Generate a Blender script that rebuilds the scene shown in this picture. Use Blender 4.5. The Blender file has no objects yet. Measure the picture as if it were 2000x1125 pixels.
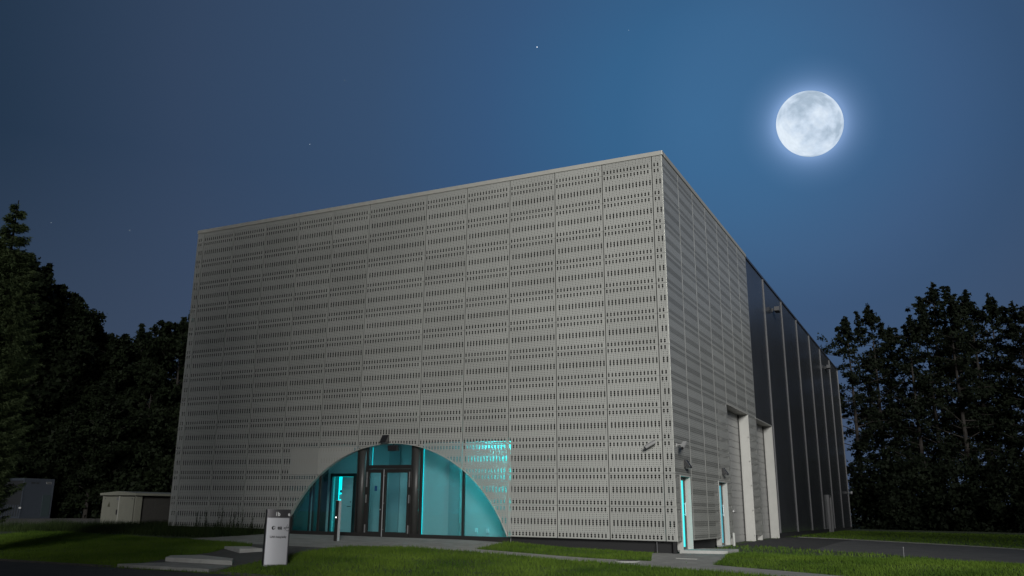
import bpy, bmesh, math, random
import numpy as np
from mathutils import Vector, Matrix, Euler
R = math.radians
S = bpy.context.scene
COL = S.collection

# ------------------------------------------------------------------ camera
cam_d = bpy.data.cameras.new('camera'); cam = bpy.data.objects.new('camera', cam_d); COL.objects.link(cam); S.camera = cam
yaw, pitch, roll = .4875, .2679, .0166
CAM = Vector((7.4776, -27.104, .8168))
fw = Vector((-math.sin(yaw)*math.cos(pitch), math.cos(yaw)*math.cos(pitch), math.sin(pitch)))
rt = Vector((math.cos(yaw), math.sin(yaw), 0)); up = rt.cross(fw)
r2 = rt*math.cos(roll)+up*math.sin(roll); u2 = -rt*math.sin(roll)+up*math.cos(roll)
cam.matrix_world = Matrix(((r2.x, u2.x, -fw.x, CAM.x), (r2.y, u2.y, -fw.y, CAM.y), (r2.z, u2.z, -fw.z, CAM.z), (0, 0, 0, 1)))
cam_d.sensor_width = 36; cam_d.lens = 36*1718.16/2000
cam_d.shift_x = (1000-934.23)/2000; cam_d.shift_y = (524.53-562.5)/2000
cam_d.clip_start = .1; cam_d.clip_end = 30000
def hom(x, y):                                     # direction of a far body in the sky, used for the moon and stars
    return (fw + r2*((x-934.23)/1718.16) - u2*((y-524.53)/1718.16)).normalized()

# ------------------------------------------------------------------ sky, moonlit night
W = bpy.data.worlds.new('World'); S.world = W; W.use_nodes = True
nt = W.node_tree; N = nt.nodes; L = nt.links; N.clear()
out = N.new('ShaderNodeOutputWorld'); bg = N.new('ShaderNodeBackground'); L.new(bg.outputs[0], out.inputs[0])
tc = N.new('ShaderNodeTexCoord')
def angle_to(d):
    n = N.new('ShaderNodeVectorMath'); n.operation = 'NORMALIZE'; L.new(tc.outputs['Generated'], n.inputs[0])
    v = N.new('ShaderNodeVectorMath'); v.operation = 'DOT_PRODUCT'; v.inputs[1].default_value = d; L.new(n.outputs[0], v.inputs[0])
    a = N.new('ShaderNodeMath'); a.operation = 'ARCCOSINE'; L.new(v.outputs['Value'], a.inputs[0]); return a.outputs[0]
def ramp(src, scale, stops, interp='LINEAR'):
    m = N.new('ShaderNodeMath'); m.operation = 'MULTIPLY'; m.inputs[1].default_value = scale; L.new(src, m.inputs[0])
    c = N.new('ShaderNodeValToRGB'); c.color_ramp.interpolation = interp; L.new(m.outputs[0], c.inputs[0])
    e = c.color_ramp.elements
    while len(e) < len(stops): e.new(.5)
    for k, (p, col) in enumerate(stops): e[k].position = p; e[k].color = (*col, 1)
    return c.outputs[0]
def srgb(r, g, b):
    f = lambda c: (c/255/12.92 if c/255 <= .04045 else ((c/255+.055)/1.055)**2.4)
    return (f(r), f(g), f(b))
glow_dir = hom(1370, 240)
base = ramp(angle_to(glow_dir), 1/R(90), [(0, srgb(55, 102, 144)), (.07, srgb(54, 98, 139)), (.15, srgb(54, 86, 124)),
      (.23, srgb(54, 78, 109)), (.36, srgb(50, 68, 94)), (.50, srgb(32, 50, 70)), (.57, srgb(24, 38, 52)), (1, srgb(20, 30, 42))], 'LINEAR')
sep = N.new('ShaderNodeSeparateXYZ'); L.new(tc.outputs['Generated'], sep.inputs[0])
hz = N.new('ShaderNodeMapRange'); hz.inputs[1].default_value = .36; hz.inputs[2].default_value = .02; L.new(sep.outputs[2], hz.inputs[0])
hz.inputs[3].default_value = 0; hz.inputs[4].default_value = .65
mx = N.new('ShaderNodeMix'); mx.data_type = 'RGBA'; L.new(hz.outputs[0], mx.inputs[0]); L.new(base, mx.inputs[6])
mx.inputs[7].default_value = (*srgb(74, 86, 109), 1)
hs = [(0, 1), (.146, 1)]+[(.146+k*.012, math.exp(-k*.30)*.85+math.exp(-k*.09)*.15) for k in range(1, 14)]+[(.55, .05), (.8, 0)]
halo = ramp(angle_to(hom(1581, 242)), 1/R(14), [(p, (.15*q, .20*q, .32*q)) for p, q in hs], 'LINEAR')
ad = N.new('ShaderNodeMix'); ad.data_type = 'RGBA'; ad.blend_type = 'ADD'; ad.inputs[0].default_value = 1
L.new(mx.outputs[2], ad.inputs[6]); L.new(halo, ad.inputs[7]); L.new(ad.outputs[2], bg.inputs[0]); bg.inputs[1].default_value = 1.0

sd = bpy.data.lights.new('key_light', 'SUN'); sd.energy = 3.2; sd.angle = R(17); sd.color = (1.0, .995, .965)
so = bpy.data.objects.new('key_light', sd); COL.objects.link(so)
SUN_FROM = Vector((math.sin(R(29))*math.cos(R(17)), -math.cos(R(29))*math.cos(R(17)), math.sin(R(17))))
so.rotation_euler = SUN_FROM.to_track_quat('Z', 'Y').to_euler()
S.view_settings.view_transform = 'Standard'; S.view_settings.look = 'None'; S.view_settings.exposure = 0; S.view_settings.gamma = 1
S.render.engine = 'CYCLES'

# ------------------------------------------------------------------ materials
def mat(name, col, rough=.6, metal=0, noise=0, nscale=4, bump=0, bscale=60, spec=.5, emit=None, estr=0, col2=None):
    m = bpy.data.materials.new(name); m.use_nodes = True; t = m.node_tree; b = t.nodes['Principled BSDF']
    b.inputs['Base Color'].default_value = (*col, 1); b.inputs['Roughness'].default_value = rough; b.inputs['Metallic'].default_value = metal
    b.inputs['Specular IOR Level'].default_value = spec
    if emit: b.inputs['Emission Color'].default_value = (*emit, 1); b.inputs['Emission Strength'].default_value = estr
    co = t.nodes.new('ShaderNodeTexCoord')
    if noise or col2:
        n = t.nodes.new('ShaderNodeTexNoise'); n.inputs['Scale'].default_value = nscale; n.inputs['Detail'].default_value = 8; n.inputs['Roughness'].default_value = .65
        t.links.new(co.outputs['Object'], n.inputs['Vector'])
        r = t.nodes.new('ShaderNodeValToRGB'); t.links.new(n.outputs[0], r.inputs[0])
        a = col; c = col2 or tuple(min(1, v*(1+noise)) for v in col)
        if not col2: a = tuple(v*(1-noise) for v in col)
        r.color_ramp.elements[0].position = .3; r.color_ramp.elements[0].color = (*a, 1); r.color_ramp.elements[1].position = .7; r.color_ramp.elements[1].color = (*c, 1)
        t.links.new(r.outputs[0], b.inputs['Base Color'])
    if bump:
        n2 = t.nodes.new('ShaderNodeTexNoise'); n2.inputs['Scale'].default_value = bscale; n2.inputs['Detail'].default_value = 6; t.links.new(co.outputs['Object'], n2.inputs['Vector'])
        bp = t.nodes.new('ShaderNodeBump'); bp.inputs['Strength'].default_value = bump; bp.inputs['Distance'].default_value = .02
        t.links.new(n2.outputs[0], bp.inputs['Height']); t.links.new(bp.outputs[0], b.inputs['Normal'])
    return m

def perforated_material():
    m = mat('perforated_metal', (.515, .517, .484), .34, .42, noise=.05, nscale=.7, bump=.03, bscale=1.2)
    t = m.node_tree; b = t.nodes['Principled BSDF']; n = t.nodes; l = t.links
    uv = n.new('ShaderNodeUVMap'); uv.uv_map = 'UVMap'; sp = n.new('ShaderNodeSeparateXYZ'); l.new(uv.outputs[0], sp.inputs[0])
    att = n.new('ShaderNodeAttribute'); att.attribute_name = 'cols'      # number of hole columns of the panel
    def M(op, a, b_=None, c=None):
        k = n.new('ShaderNodeMath'); k.operation = op
        for i, v in enumerate((a, b_, c)):
            if v is None: continue
            if isinstance(v, (int, float)): k.inputs[i].default_value = v
            else: l.new(v, k.inputs[i])
        return k.outputs[0]
    u, v = sp.outputs[0], sp.outputs[1]
    fu, fv = M('FLOOR', u), M('FLOOR', v)
    du, dv = M('SUBTRACT', M('SUBTRACT', u, fu), .5), M('SUBTRACT', M('SUBTRACT', v, fv), .5)
    dist = M('SQRT', M('ADD', M('MULTIPLY', du, du), M('MULTIPLY', dv, dv)))
    d = M('DIVIDE', M('ADD', M('ABSOLUTE', M('SUBTRACT', fv, 7)), .5), 8)
    def steps(vals):
        r = n.new('ShaderNodeValToRGB'); r.color_ramp.interpolation = 'CONSTANT'; l.new(d, r.inputs[0]); e = r.color_ramp.elements
        while len(e) < len(vals): e.new(.5)
        for k, (p, x) in enumerate(vals): e[k].position = p; e[k].color = (x, x, x, 1)
        return r.outputs[0]
    LG, MD, SM = .49, .20, .12
    ra = steps([(0, 0), (2/8, SM), (5/8, MD), (6/8, LG)])
    rb = steps([(0, LG), (2/8, MD), (5/8, SM), (6/8, 0)])
    odd = M('MODULO', fu, 2)
    rad = M('ADD', M('MULTIPLY', ra, M('SUBTRACT', 1, odd)), M('MULTIPLY', rb, odd))
    inside = M('MULTIPLY', M('MULTIPLY', M('GREATER_THAN', u, 0), M('LESS_THAN', u, att.outputs['Fac'])), M('MULTIPLY', M('GREATER_THAN', v, 0), M('LESS_THAN', v, 15)))
    hole = M('MULTIPLY', inside, M('LESS_THAN', dist, rad))
    src = b.inputs['Base Color'].links[0].from_socket; tn = n.new('ShaderNodeAttribute'); tn.attribute_name = 'tone'
    vm = n.new('ShaderNodeVectorMath'); vm.operation = 'SCALE'; l.new(src, vm.inputs[0]); l.new(tn.outputs['Fac'], vm.inputs['Scale']); l.new(vm.outputs[0], b.inputs['Base Color'])
    tr = n.new('ShaderNodeBsdfTransparent'); ms = n.new('ShaderNodeMixShader'); o = n['Material Output']
    l.new(hole, ms.inputs[0]); l.new(b.outputs[0], ms.inputs[1]); l.new(tr.outputs[0], ms.inputs[2]); l.new(ms.outputs[0], o.inputs[0])
    return m

def glass_material(name, tint, refl_rough=.02, alpha=.8):
    m = bpy.data.materials.new(name); m.use_nodes = True; t = m.node_tree; n = t.nodes; l = t.links; n.remove(n['Principled BSDF'])
    tr = n.new('ShaderNodeBsdfTransparent'); tr.inputs[0].default_value = (*tint, 1)
    g = n.new('ShaderNodeBsdfGlossy'); g.inputs['Roughness'].default_value = refl_rough
    f = n.new('ShaderNodeFresnel'); f.inputs[0].default_value = 1.5
    ms = n.new('ShaderNodeMixShader'); l.new(f.outputs[0], ms.inputs[0]); l.new(tr.outputs[0], ms.inputs[1]); l.new(g.outputs[0], ms.inputs[2]); l.new(ms.outputs[0], n['Material Output'].inputs[0])
    return m

TEAL = (.0, .72, .80)
M_PERF = perforated_material()
M_TRIM = mat('aluminium_trim', (.47, .46, .42), .45, .3, noise=.06, nscale=3)
M_STRIP = mat('joint_strip_metal', (.135, .135, .14), .5, .2)
M_DARKPANEL = mat('anthracite_panel', (.046, .049, .056), .20, .0, noise=.12, nscale=.6, bump=.05, bscale=.5, spec=.55)
M_MEMBRANE = mat('black_membrane', (.006, .006, .006), .9)
M_PLINTH = mat('black_plinth', (.011, .011, .012), .8)
M_FRAME = mat('dark_bronze_frame', (.026, .025, .024), .4, .2)
M_COLUMN = mat('steel_column', (.060, .060, .058), .45, .3)
M_GLASS = glass_material('clear_glass', (.74, .92, .95))
M_LWALL = mat('lobby_wall_paint', (.46, .49, .48), .6)
M_LWALL2 = mat('lobby_grey_panel', (.28, .33, .33), .6)
M_DARKROOM = mat('dark_interior', (.03, .045, .045), .6)
M_LFLOOR = mat('lobby_floor', (.22, .22, .22), .5)
M_TUBE = mat('teal_light_tube', TEAL, emit=(.0, .75, .74), estr=115)
M_TUBE2 = mat('teal_line_light', TEAL, emit=(.0, .72, .76), estr=1.1)
M_TUBE3 = mat('teal_ceiling_light', TEAL, emit=(.17, .52, .60), estr=9)
M_SILVER = mat('brushed_steel', (.62, .62, .62), .3, .8)
M_WHITEMETAL = mat('white_jamb_metal', (.42, .415, .39), .5, .1, noise=.05, nscale=2)
M_GATE = mat('grey_gate_metal', (.33, .33, .32), .42, .3, noise=.05)
M_LAMP = mat('black_lamp_housing', (.015, .015, .017), .45)
M_CAMERA = mat('grey_camera_housing', (.30, .30, .30), .5)
M_WHITE = mat('white_plastic', (.7, .7, .7), .5)
M_BLUE = mat('blue_sticker', (.01, .06, .16), .5)
M_CONC = mat('concrete', (.19, .19, .18), .9, col2=(.30, .30, .285), nscale=2.5, bump=.25, bscale=30)
M_CONC2 = mat('concrete_light', (.30, .30, .285), .9, col2=(.40, .40, .385), nscale=3, bump=.2, bscale=30)
M_ASPH = mat('asphalt_old', (.045, .045, .045), .95, col2=(.075, .074, .072), nscale=1.2, bump=.4, bscale=60)
M_ASPH2 = mat('asphalt_new', (.014, .014, .014), .95, col2=(.024, .024, .024), nscale=3, bump=.4, bscale=60)
M_ROAD = mat('road_asphalt', (.020, .020, .021), .95, col2=(.038, .038, .038), nscale=1.5, bump=.4, bscale=60)
M_GRAVEL = mat('gravel', (.04, .038, .036), .95, col2=(.08, .076, .07), nscale=8, bump=.6, bscale=40)
M_SOIL = mat('lawn_soil', (.014, .024, .007), .95, col2=(.030, .052, .012), nscale=1.0, bump=.6, bscale=25)
M_BARK = mat('bark', (.014, .011, .009), .9, noise=.4, nscale=6, bump=.6, bscale=20)

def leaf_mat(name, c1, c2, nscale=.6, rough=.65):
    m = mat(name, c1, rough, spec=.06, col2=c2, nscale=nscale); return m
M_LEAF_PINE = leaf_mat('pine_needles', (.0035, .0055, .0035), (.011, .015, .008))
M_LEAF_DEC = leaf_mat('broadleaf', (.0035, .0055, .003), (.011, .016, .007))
M_LEAF_SPRUCE = leaf_mat('spruce_needles', (.045, .068, .030), (.13, .17, .075), 1.3)
M_GRASS = leaf_mat('grass_blades', (.026, .060, .008), (.105, .165, .022), .45)
M_WEED = leaf_mat('dark_weeds', (.012, .022, .008), (.035, .052, .016), .8)

# ------------------------------------------------------------------ helpers
def tag(o, label=None, cat=None, group=None, kind=None):
    if label: o['label'] = label
    if cat: o['category'] = cat
    if group: o['group'] = group
    if kind: o['kind'] = kind
    return o
def thing(name, label, cat, loc=(0, 0, 0), rz=0, group=None):
    o = bpy.data.objects.new(name, None); COL.objects.link(o); o.location = loc; o.rotation_euler = (0, 0, rz); o.empty_display_size = .3
    return tag(o, label, cat, group)
class MB:
    def __init__(s): s.v = []; s.f = []; s.uv = None; s.cols = []; s.tones = []; s.tone = 1.0
    def quad(s, a, b, c, d):
        i = len(s.v); s.v += [a, b, c, d]; s.f.append((i, i+1, i+2, i+3)); return s
    def poly(s, pts):
        i = len(s.v); s.v += list(pts); s.f.append(tuple(range(i, i+len(pts)))); return s
    def box(s, x0, x1, y0, y1, z0, z1):
        i = len(s.v)
        s.v += [(x0, y0, z0), (x1, y0, z0), (x1, y1, z0), (x0, y1, z0), (x0, y0, z1), (x1, y0, z1), (x1, y1, z1), (x0, y1, z1)]
        s.f += [(i, i+3, i+2, i+1), (i+4, i+5, i+6, i+7), (i, i+1, i+5, i+4), (i+1, i+2, i+6, i+5), (i+2, i+3, i+7, i+6), (i+3, i, i+4, i+7)]; return s
    def tube(s, pts, rads, n=10, caps=True):
        P = [Vector(p) for p in pts]; rings = []
        for k, p in enumerate(P):
            d = (P[min(k+1, len(P)-1)]-P[max(k-1, 0)]).normalized()
            a = d.cross(Vector((0, 0, 1)) if abs(d.z) < .9 else Vector((1, 0, 0))).normalized(); b = d.cross(a)
            r = rads if isinstance(rads, (int, float)) else rads[k]; i = len(s.v)
            for j in range(n):
                t = 2*math.pi*j/n; s.v.append(tuple(p+a*(r*math.cos(t))+b*(r*math.sin(t))))
            rings.append(i)
        for k in range(len(rings)-1):
            for j in range(n):
                s.f.append((rings[k]+j, rings[k]+(j+1) % n, rings[k+1]+(j+1) % n, rings[k+1]+j))
        if caps: s.f.append(tuple(rings[0]+j for j in range(n))[::-1]); s.f.append(tuple(rings[-1]+j for j in range(n)))
        return s
    def prism(s, pts, axis, a0, a1):                      # 2-d outline extruded along an axis
        def P(p, a): return {'x': (a, p[0], p[1]), 'y': (p[0], a, p[1]), 'z': (p[0], p[1], a)}[axis]
        n = len(pts); i = len(s.v); s.v += [P(p, a0) for p in pts]+[P(p, a1) for p in pts]
        s.f += [tuple(range(i, i+n)), tuple(range(i+2*n-1, i+n-1, -1))]+[(i+k, i+n+k, i+n+(k+1) % n, i+(k+1) % n) for k in range(n)]; return s
    def build(s, name, m, parent=None, smooth=False, bevel=0):
        me = bpy.data.meshes.new(name); me.from_pydata(s.v, [], s.f)
        if s.uv is not None:
            lay = me.uv_layers.new(name='UVMap'); lay.data.foreach_set('uv', np.array(s.uv, 'f').ravel())
            at = me.attributes.new('cols', 'FLOAT', 'FACE'); at.data.foreach_set('value', np.array(s.cols, 'f'))
            at = me.attributes.new('tone', 'FLOAT', 'FACE'); at.data.foreach_set('value', np.array(s.tones, 'f'))
        else:
            bm = bmesh.new(); bm.from_mesh(me); bmesh.ops.recalc_face_normals(bm, faces=bm.faces); bm.to_mesh(me); bm.free()
        me.materials.append(m)
        if smooth: me.polygons.foreach_set('use_smooth', [True]*len(me.polygons))
        o = bpy.data.objects.new(name, me); COL.objects.link(o)
        if parent: o.parent = parent
        if bevel:
            b = o.modifiers.new('bevel', 'BEVEL'); b.width = bevel; b.segments = 2; b.limit_method = 'ANGLE'
        return o
def copy_thing(root, loc, rz=None, label=None, scale=None):
    def cp(o, par):
        c = o.copy(); COL.objects.link(c); c.parent = par
        for ch in list(o.children): cp(ch, c)
        return c
    r = cp(root, None); r.location = loc
    if rz is not None: r.rotation_euler = (0, 0, rz)
    if scale is not None: r.scale = scale
    if label: r['label'] = label
    return r

# ------------------------------------------------------------------ terrain
def ss(a, b, x):
    t = min(max((x-a)/(b-a), 0), 1); return t*t*(3-2*t)
def h(x, y):
    hb = -.17-.19*ss(-8, -1, x)+.13*ss(2, 14, y)*ss(-3, -1, x)-.18*ss(-22, -32, x) if x > -22 else -.17-.18*ss(22, 32, -x)
    return hb-.062*min(max(-y-.5, 0), 9.5)
def axis(lo, hi, c0, c1, fine, n):
    a = list(-np.geomspace(1, 1+(c0-lo), n)[::-1]+1+c0); b = list(np.arange(c0, c1, fine))[1:]; c = list(np.geomspace(1, 1+(hi-c1), n)-1+c1)
    return a+b+c
xs = axis(-2500, 2500, -34, 14, .5, 26); ys = axis(-300, 3000, -16, 22, .5, 26)
m = MB(); nx, ny = len(xs), len(ys)
m.v = [(x, y, h(x, y)+.02*math.sin(x*1.7+y*.9)*math.sin(y*1.3-x*.4)*(1 if -40 < x < 20 and y < -3 else 0)*0) for y in ys for x in xs]
m.f = [(j*nx+i, j*nx+i+1, (j+1)*nx+i+1, (j+1)*nx+i) for j in range(ny-1) for i in range(nx-1)]
tag(m.build('ground', M_SOIL, smooth=True), kind='structure', label='grassy ground around the hall')

def sheet(name, poly, m_, off, label, step=.5, kind='structure'):
    """polygon draped on the terrain, off metres above it"""
    bm = bmesh.new(); vs = [bm.verts.new((x, y, 0)) for x, y in poly]; bm.faces.new(vs)
    x0, x1 = min(p[0] for p in poly), max(p[0] for p in poly); y0, y1 = min(p[1] for p in poly), max(p[1] for p in poly)
    for a in np.arange(math.floor(x0), x1, max(step, (x1-x0)/120)):
        bmesh.ops.bisect_plane(bm, geom=bm.verts[:]+bm.edges[:]+bm.faces[:], plane_co=(a, 0, 0), plane_no=(1, 0, 0))
    for b in np.arange(math.floor(y0), y1, max(step, (y1-y0)/120)):
        bmesh.ops.bisect_plane(bm, geom=bm.verts[:]+bm.edges[:]+bm.faces[:], plane_co=(0, b, 0), plane_no=(0, 1, 0))
    for v in bm.verts: v.co.z = h(v.co.x, v.co.y)+off
    r = bmesh.ops.extrude_face_region(bm, geom=bm.faces[:])
    for v in r['geom']:
        if isinstance(v, bmesh.types.BMVert): v.co.z -= off+.06
    bmesh.ops.recalc_face_normals(bm, faces=bm.faces)
    me = bpy.data.meshes.new(name); bm.to_mesh(me); bm.free(); me.materials.append(m_)
    o = bpy.data.objects.new(name, me); COL.objects.link(o); return tag(o, label=label, kind=kind)

P_ROAD = [(-120, -10.6), (-20, -10.5), (-13, -10.5), (-9.8, -10.45), (-6.2, -10.3), (20, -9.6), (60, -9.6), (60, -40), (-120, -40)]
P_ENTRY = [(-11.9, -10.35), (-12.2, -8.0), (-12.3, -6.4), (-12.75, -5.4), (-12.4, -4.6), (-13.0, -3.9), (-9.75, -4.1), (-9.72, -5.2), (-9.45, -6.3), (-9.3, -7.6), (-9.1, -8.9), (-8.6, -10.3)]
P_FORE = [(-16.6, -3.1), (-15.6, -1.6), (-14.9, .28), (-5.67, .28), (-5.66, -1.35), (-5.62, -2.36), (-6.2, -2.93), (-8.3, -2.95), (-9.25, -3.25), (-9.75, -4.1), (-13.0, -3.9), (-14.3, -3.5)]
P_PATH = [(-6.2, -2.93), (-5.62, -2.36), (-3.5, -2.3), (-.12, -2.35), (1.6, -2.6), (3.4, -3.2), (7, -4.4), (16, -8), (16, -8.8), (6.5, -5.3), (3.0, -4.1), (-.8, -3.25), (-1.7, -3.0), (-4.8, -2.95)]
P_JUNC = [(-.12, -2.35), (-.75, -.15), (-.6, .28), (-.02, .28), (.02, 1.2), (1.2, 1.2), (1.5, -.6), (1.62, -2.6)]
P_DRIVE_NEW = [(.02, 7.35), (2.0, 7.3), (3.0, 6.2), (3.1, 17.9), (.5, 19.8), (.02, 19.9)]
P_DRIVE = [(3.0, 6.2), (4.8, 5.3), (9.0, 1.2), (26, -16), (34, -8), (9.5, 11.0), (3.1, 17.9)]
P_GRAVEL = [(-31.2, -.6), (-26, 5.5), (-34, 20), (-58, 40), (-120, 30), (-120, -30), (-44, -9)]
sheet('road', P_ROAD, M_ROAD, .006, 'dark asphalt road in front of the lawn', 2)
sheet('path', P_ENTRY, M_ASPH, .014, 'stepped way from the road to the forecourt')
sheet('forecourt', P_FORE, M_CONC, .018, 'concrete forecourt before the arched entrance')
sheet('footpath', P_PATH, M_CONC, .016, 'narrow concrete path along the front lawn')
sheet('paved_corner', P_JUNC, M_CONC, .014, 'paved patch at the corner of the hall')
sheet('driveway', P_DRIVE, M_ASPH, .010, 'grey asphalt driveway leading away from the gates', 1)
sheet('gate_apron', P_DRIVE_NEW, M_ASPH2, .014, 'fresh black asphalt before the gates', 1)
sheet('gravel_road', P_GRAVEL, M_GRAVEL, .010, 'gravel yard beside the container', 2)
def kerb(pts, w, hh, name, label, m_):
    k = MB()
    for a, b in zip(pts[:-1], pts[1:]):
        a = Vector(a); b = Vector(b); d = (b-a); n = max(1, int(d.length/1.0)); nrm = Vector((-d.y, d.x)).normalized()*w/2; gap = d.normalized()*.006
        for i in range(n):
            p, q = a+d*(i/n)+gap, a+d*((i+1)/n)-gap
            c = [p-nrm, q-nrm, q+nrm, p+nrm]; z = [h(v.x, v.y) for v in c]; j = len(k.v)
            k.v += [(v.x, v.y, zz-.15) for v, zz in zip(c, z)]+[(v.x, v.y, zz+hh) for v, zz in zip(c, z)]
            k.f += [(j+3, j+2, j+1, j), (j+4, j+5, j+6, j+7)]+[(j+q_, j+(q_+1) % 4, j+4+(q_+1) % 4, j+4+q_) for q_ in range(4)]
    return tag(k.build(name, m_), label=label, kind='structure')
kerb([(-26, -10.45), (-13, -10.42), (-11.9, -10.35)], .10, .05, 'kerb', 'low kerb between road and left lawn', M_GRAVEL)
kerb([(-8.6, -10.25), (-6.2, -10.2), (12, -9.6)], .10, .05, 'kerb', 'low kerb between road and right lawn', M_GRAVEL)
kerb([(.5, 19.85), (3.1, 18.0), (9.5, 11.1), (18, 2.2)], .10, .04, 'kerb', 'thin kerb on the far side of the driveway', M_CONC)

# concrete slab and steps of the way up
def slab(pts, z0, z1, name, label, m_, cat='step'):
    s_ = MB(); s_.prism(pts, 'z', z0, z1); return tag(s_.build(name, m_, bevel=.012), label, cat)
slab([(-11.8, -10.3), (-8.75, -10.2), (-9.25, -8.9), (-11.4, -8.85)], -.86, -.665, 'concrete_slab', 'flat pale concrete slab at the foot of the way from the road', M_CONC, 'slab')
slab([(-11.75, -8.75), (-9.35, -8.75), (-10.1, -7.9), (-12.0, -7.2), (-12.35, -8.0)], -.80, -.555, 'concrete_step', 'raised wedge shaped concrete step above the flat slab', M_CONC2)
slab([(-12.75, -5.45), (-11.35, -6.3), (-11.0, -5.7), (-12.2, -4.9)], -.62, -.39, 'concrete_step', 'upper concrete step at the end of the forecourt', M_CONC2)
slab([(-.10, .5), (1.2, 1.15), (1.15, 2.95), (.05, 2.6)], -.5, -.255, 'door_step', 'raised concrete slab in front of the first side door', M_CONC2, 'step')

# ------------------------------------------------------------------ the hall
H = 12.4137; Wd = 20.97; Dp = 50.34; PY = .35
hall = thing('exhibition_hall', 'large box shaped hall with perforated light grey metal facade and dark panelled side', 'building')
ACX, ACZ, AR = -10.33, -1.99, 5.085
def arch(x):
    q = AR*AR-(x-ACX)**2
    return ACZ+math.sqrt(q) if q > 0 else -9
TR = random.Random(4)
def add_panel(mb, org, sdir, nrm, s0, s1, z0, z1, full_z0, openings=(), cols=28, archfn=None, pitch=.061):
    """cassette panel from s0..s1 (along sdir) and z0..z1: perforated face + 25 mm returns"""
    gp = .015; gz = .004
    a, b, c, d = s0+gp, s1-gp, z0+gz, z1-gz
    mb.tone = TR.uniform(.93, 1.05)
    pu = pitch*.975; mu = ((s1-s0)-cols*pu)/2
    o = Vector(org); sd = Vector(sdir); nv = Vector(nrm)
    def P(s, z, dep=0): return tuple(o+sd*s+Vector((0, 0, z))-nv*dep)
    def UV(s, z): return ((s-s0-mu)/pu, (z-full_z0-.0425)/pitch)
    def face(q, uvs, holes=True):
        i = len(mb.v); mb.v += [P(*t) for t in q]; mb.f.append(tuple(range(i, i+4))); mb.uv += uvs; mb.cols.append(cols if holes else -1); mb.tones.append(mb.tone)
    bs = {a, b}; bz = {c, d}
    for (p, q, r, t) in openings:
        for v in (p, q):
            if a < v < b: bs.add(v)
        for v in (r, t):
            if c < v < d: bz.add(v)
    bs = sorted(bs); bz = sorted(bz)
    if archfn:
        n = 36; ss_ = [a+(b-a)*i/n for i in range(n+1)]
        for p, q in zip(ss_[:-1], ss_[1:]):
            l0, l1 = max(c, archfn(p)), max(c, archfn(q))
            if l0 >= d and l1 >= d: continue
            l0, l1 = min(l0, d), min(l1, d)
            q4 = [(p, l0), (q, l1), (q, d), (p, d)]; face(q4, [UV(*t) for t in q4])
    else:
        for p, q in zip(bs[:-1], bs[1:]):
            for r, t in zip(bz[:-1], bz[1:]):
                cs, cz = (p+q)/2, (r+t)/2
                if any(e < cs < f and g < cz < h_ for e, f, g, h_ in openings): continue
                q4 = [(p, r), (q, r), (q, t), (p, t)]; face(q4, [UV(*x) for x in q4])
    def ret(q4): face(q4, [(-1, -1)]*4, False)
    dd = .03
    def solid(s, z):
        if archfn and z < archfn(s): return False
        return not any(e < s < f and g < z < h_ for e, f, g, h_ in openings)
    eps = .002
    if solid(a+eps, (c+d)/2): ret([(a, c if not archfn else max(c, archfn(a)), dd), (a, c if not archfn else max(c, archfn(a))), (a, d), (a, d, dd)])
    if solid(b-eps, (c+d)/2): ret([(b, c if not archfn else max(c, archfn(b))), (b, c if not archfn else max(c, archfn(b)), dd), (b, d, dd), (b, d)])
    if solid((a+b)/2, d-eps): ret([(a, d), (b, d), (b, d, dd), (a, d, dd)])
    if solid((a+b)/2, c+eps) and (not archfn or archfn(a) < c and archfn(b) < c): ret([(a, c, dd), (b, c, dd), (b, c), (a, c)])
NR, Pw, Ww, NL_, LL_ = 13, 1.7619, 2.6153, .3555, .3771
edges = [0, NL_]+[NL_+Pw*i for i in range(1, 6)]; edges.append(edges[-1]+Ww); edges += [edges[-1]+Pw*i for i in range(1, 6)]; edges.append(Wd)
front = MB(); front.uv = []
for e0, e1 in zip(edges[:-1], edges[1:]):
    x0, x1 = -e1, -e0; w = x1-x0; cols = 4 if w < 1 else (42 if w > 2 else 28)
    for k in range(NR):
        z0, z1 = k, min(k+1, H)
        fz = k if k < 12 else 12-.55               # the top row is cut to the lower part of the pattern
        if k == 12: fz = z0
        fn = None
        if z0 < 3.2 and x1 > ACX-AR and x0 < ACX+AR and max(arch(x0), arch(x1), arch(min(max(ACX, x0), x1))) > z0: fn = (lambda s: arch(s))
        add_panel(front, (0, 0, 0), (1, 0, 0), (0, -1, 0), x0, x1, z0, z1, fz, cols=cols, archfn=fn)
front.build('front_cladding', M_PERF, hall)
SP = 1.95; YE = 13.65
OPEN = [(.56, 1.76, -1, 1.97), (5.68, 7.05, -1, 1.97), (7.8, 11.85, -1, 4.97)]
side = MB(); side.uv = []
for i in range(7):
    for k in range(NR):
        z0, z1 = k, min(k+1, H)
        add_panel(side, (0, 0, 0), (0, 1, 0), (1, 0, 0), i*SP, (i+1)*SP, z0, z1, z0, openings=OPEN, cols=31)
side.build('side_cladding', M_PERF, hall)
# returns at the left end and bottom of the facade
c = MB(); c.box(-Wd-.004, -Wd+.0, .0, PY, 0, H); c.build('end_trim', M_TRIM, hall)
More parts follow.
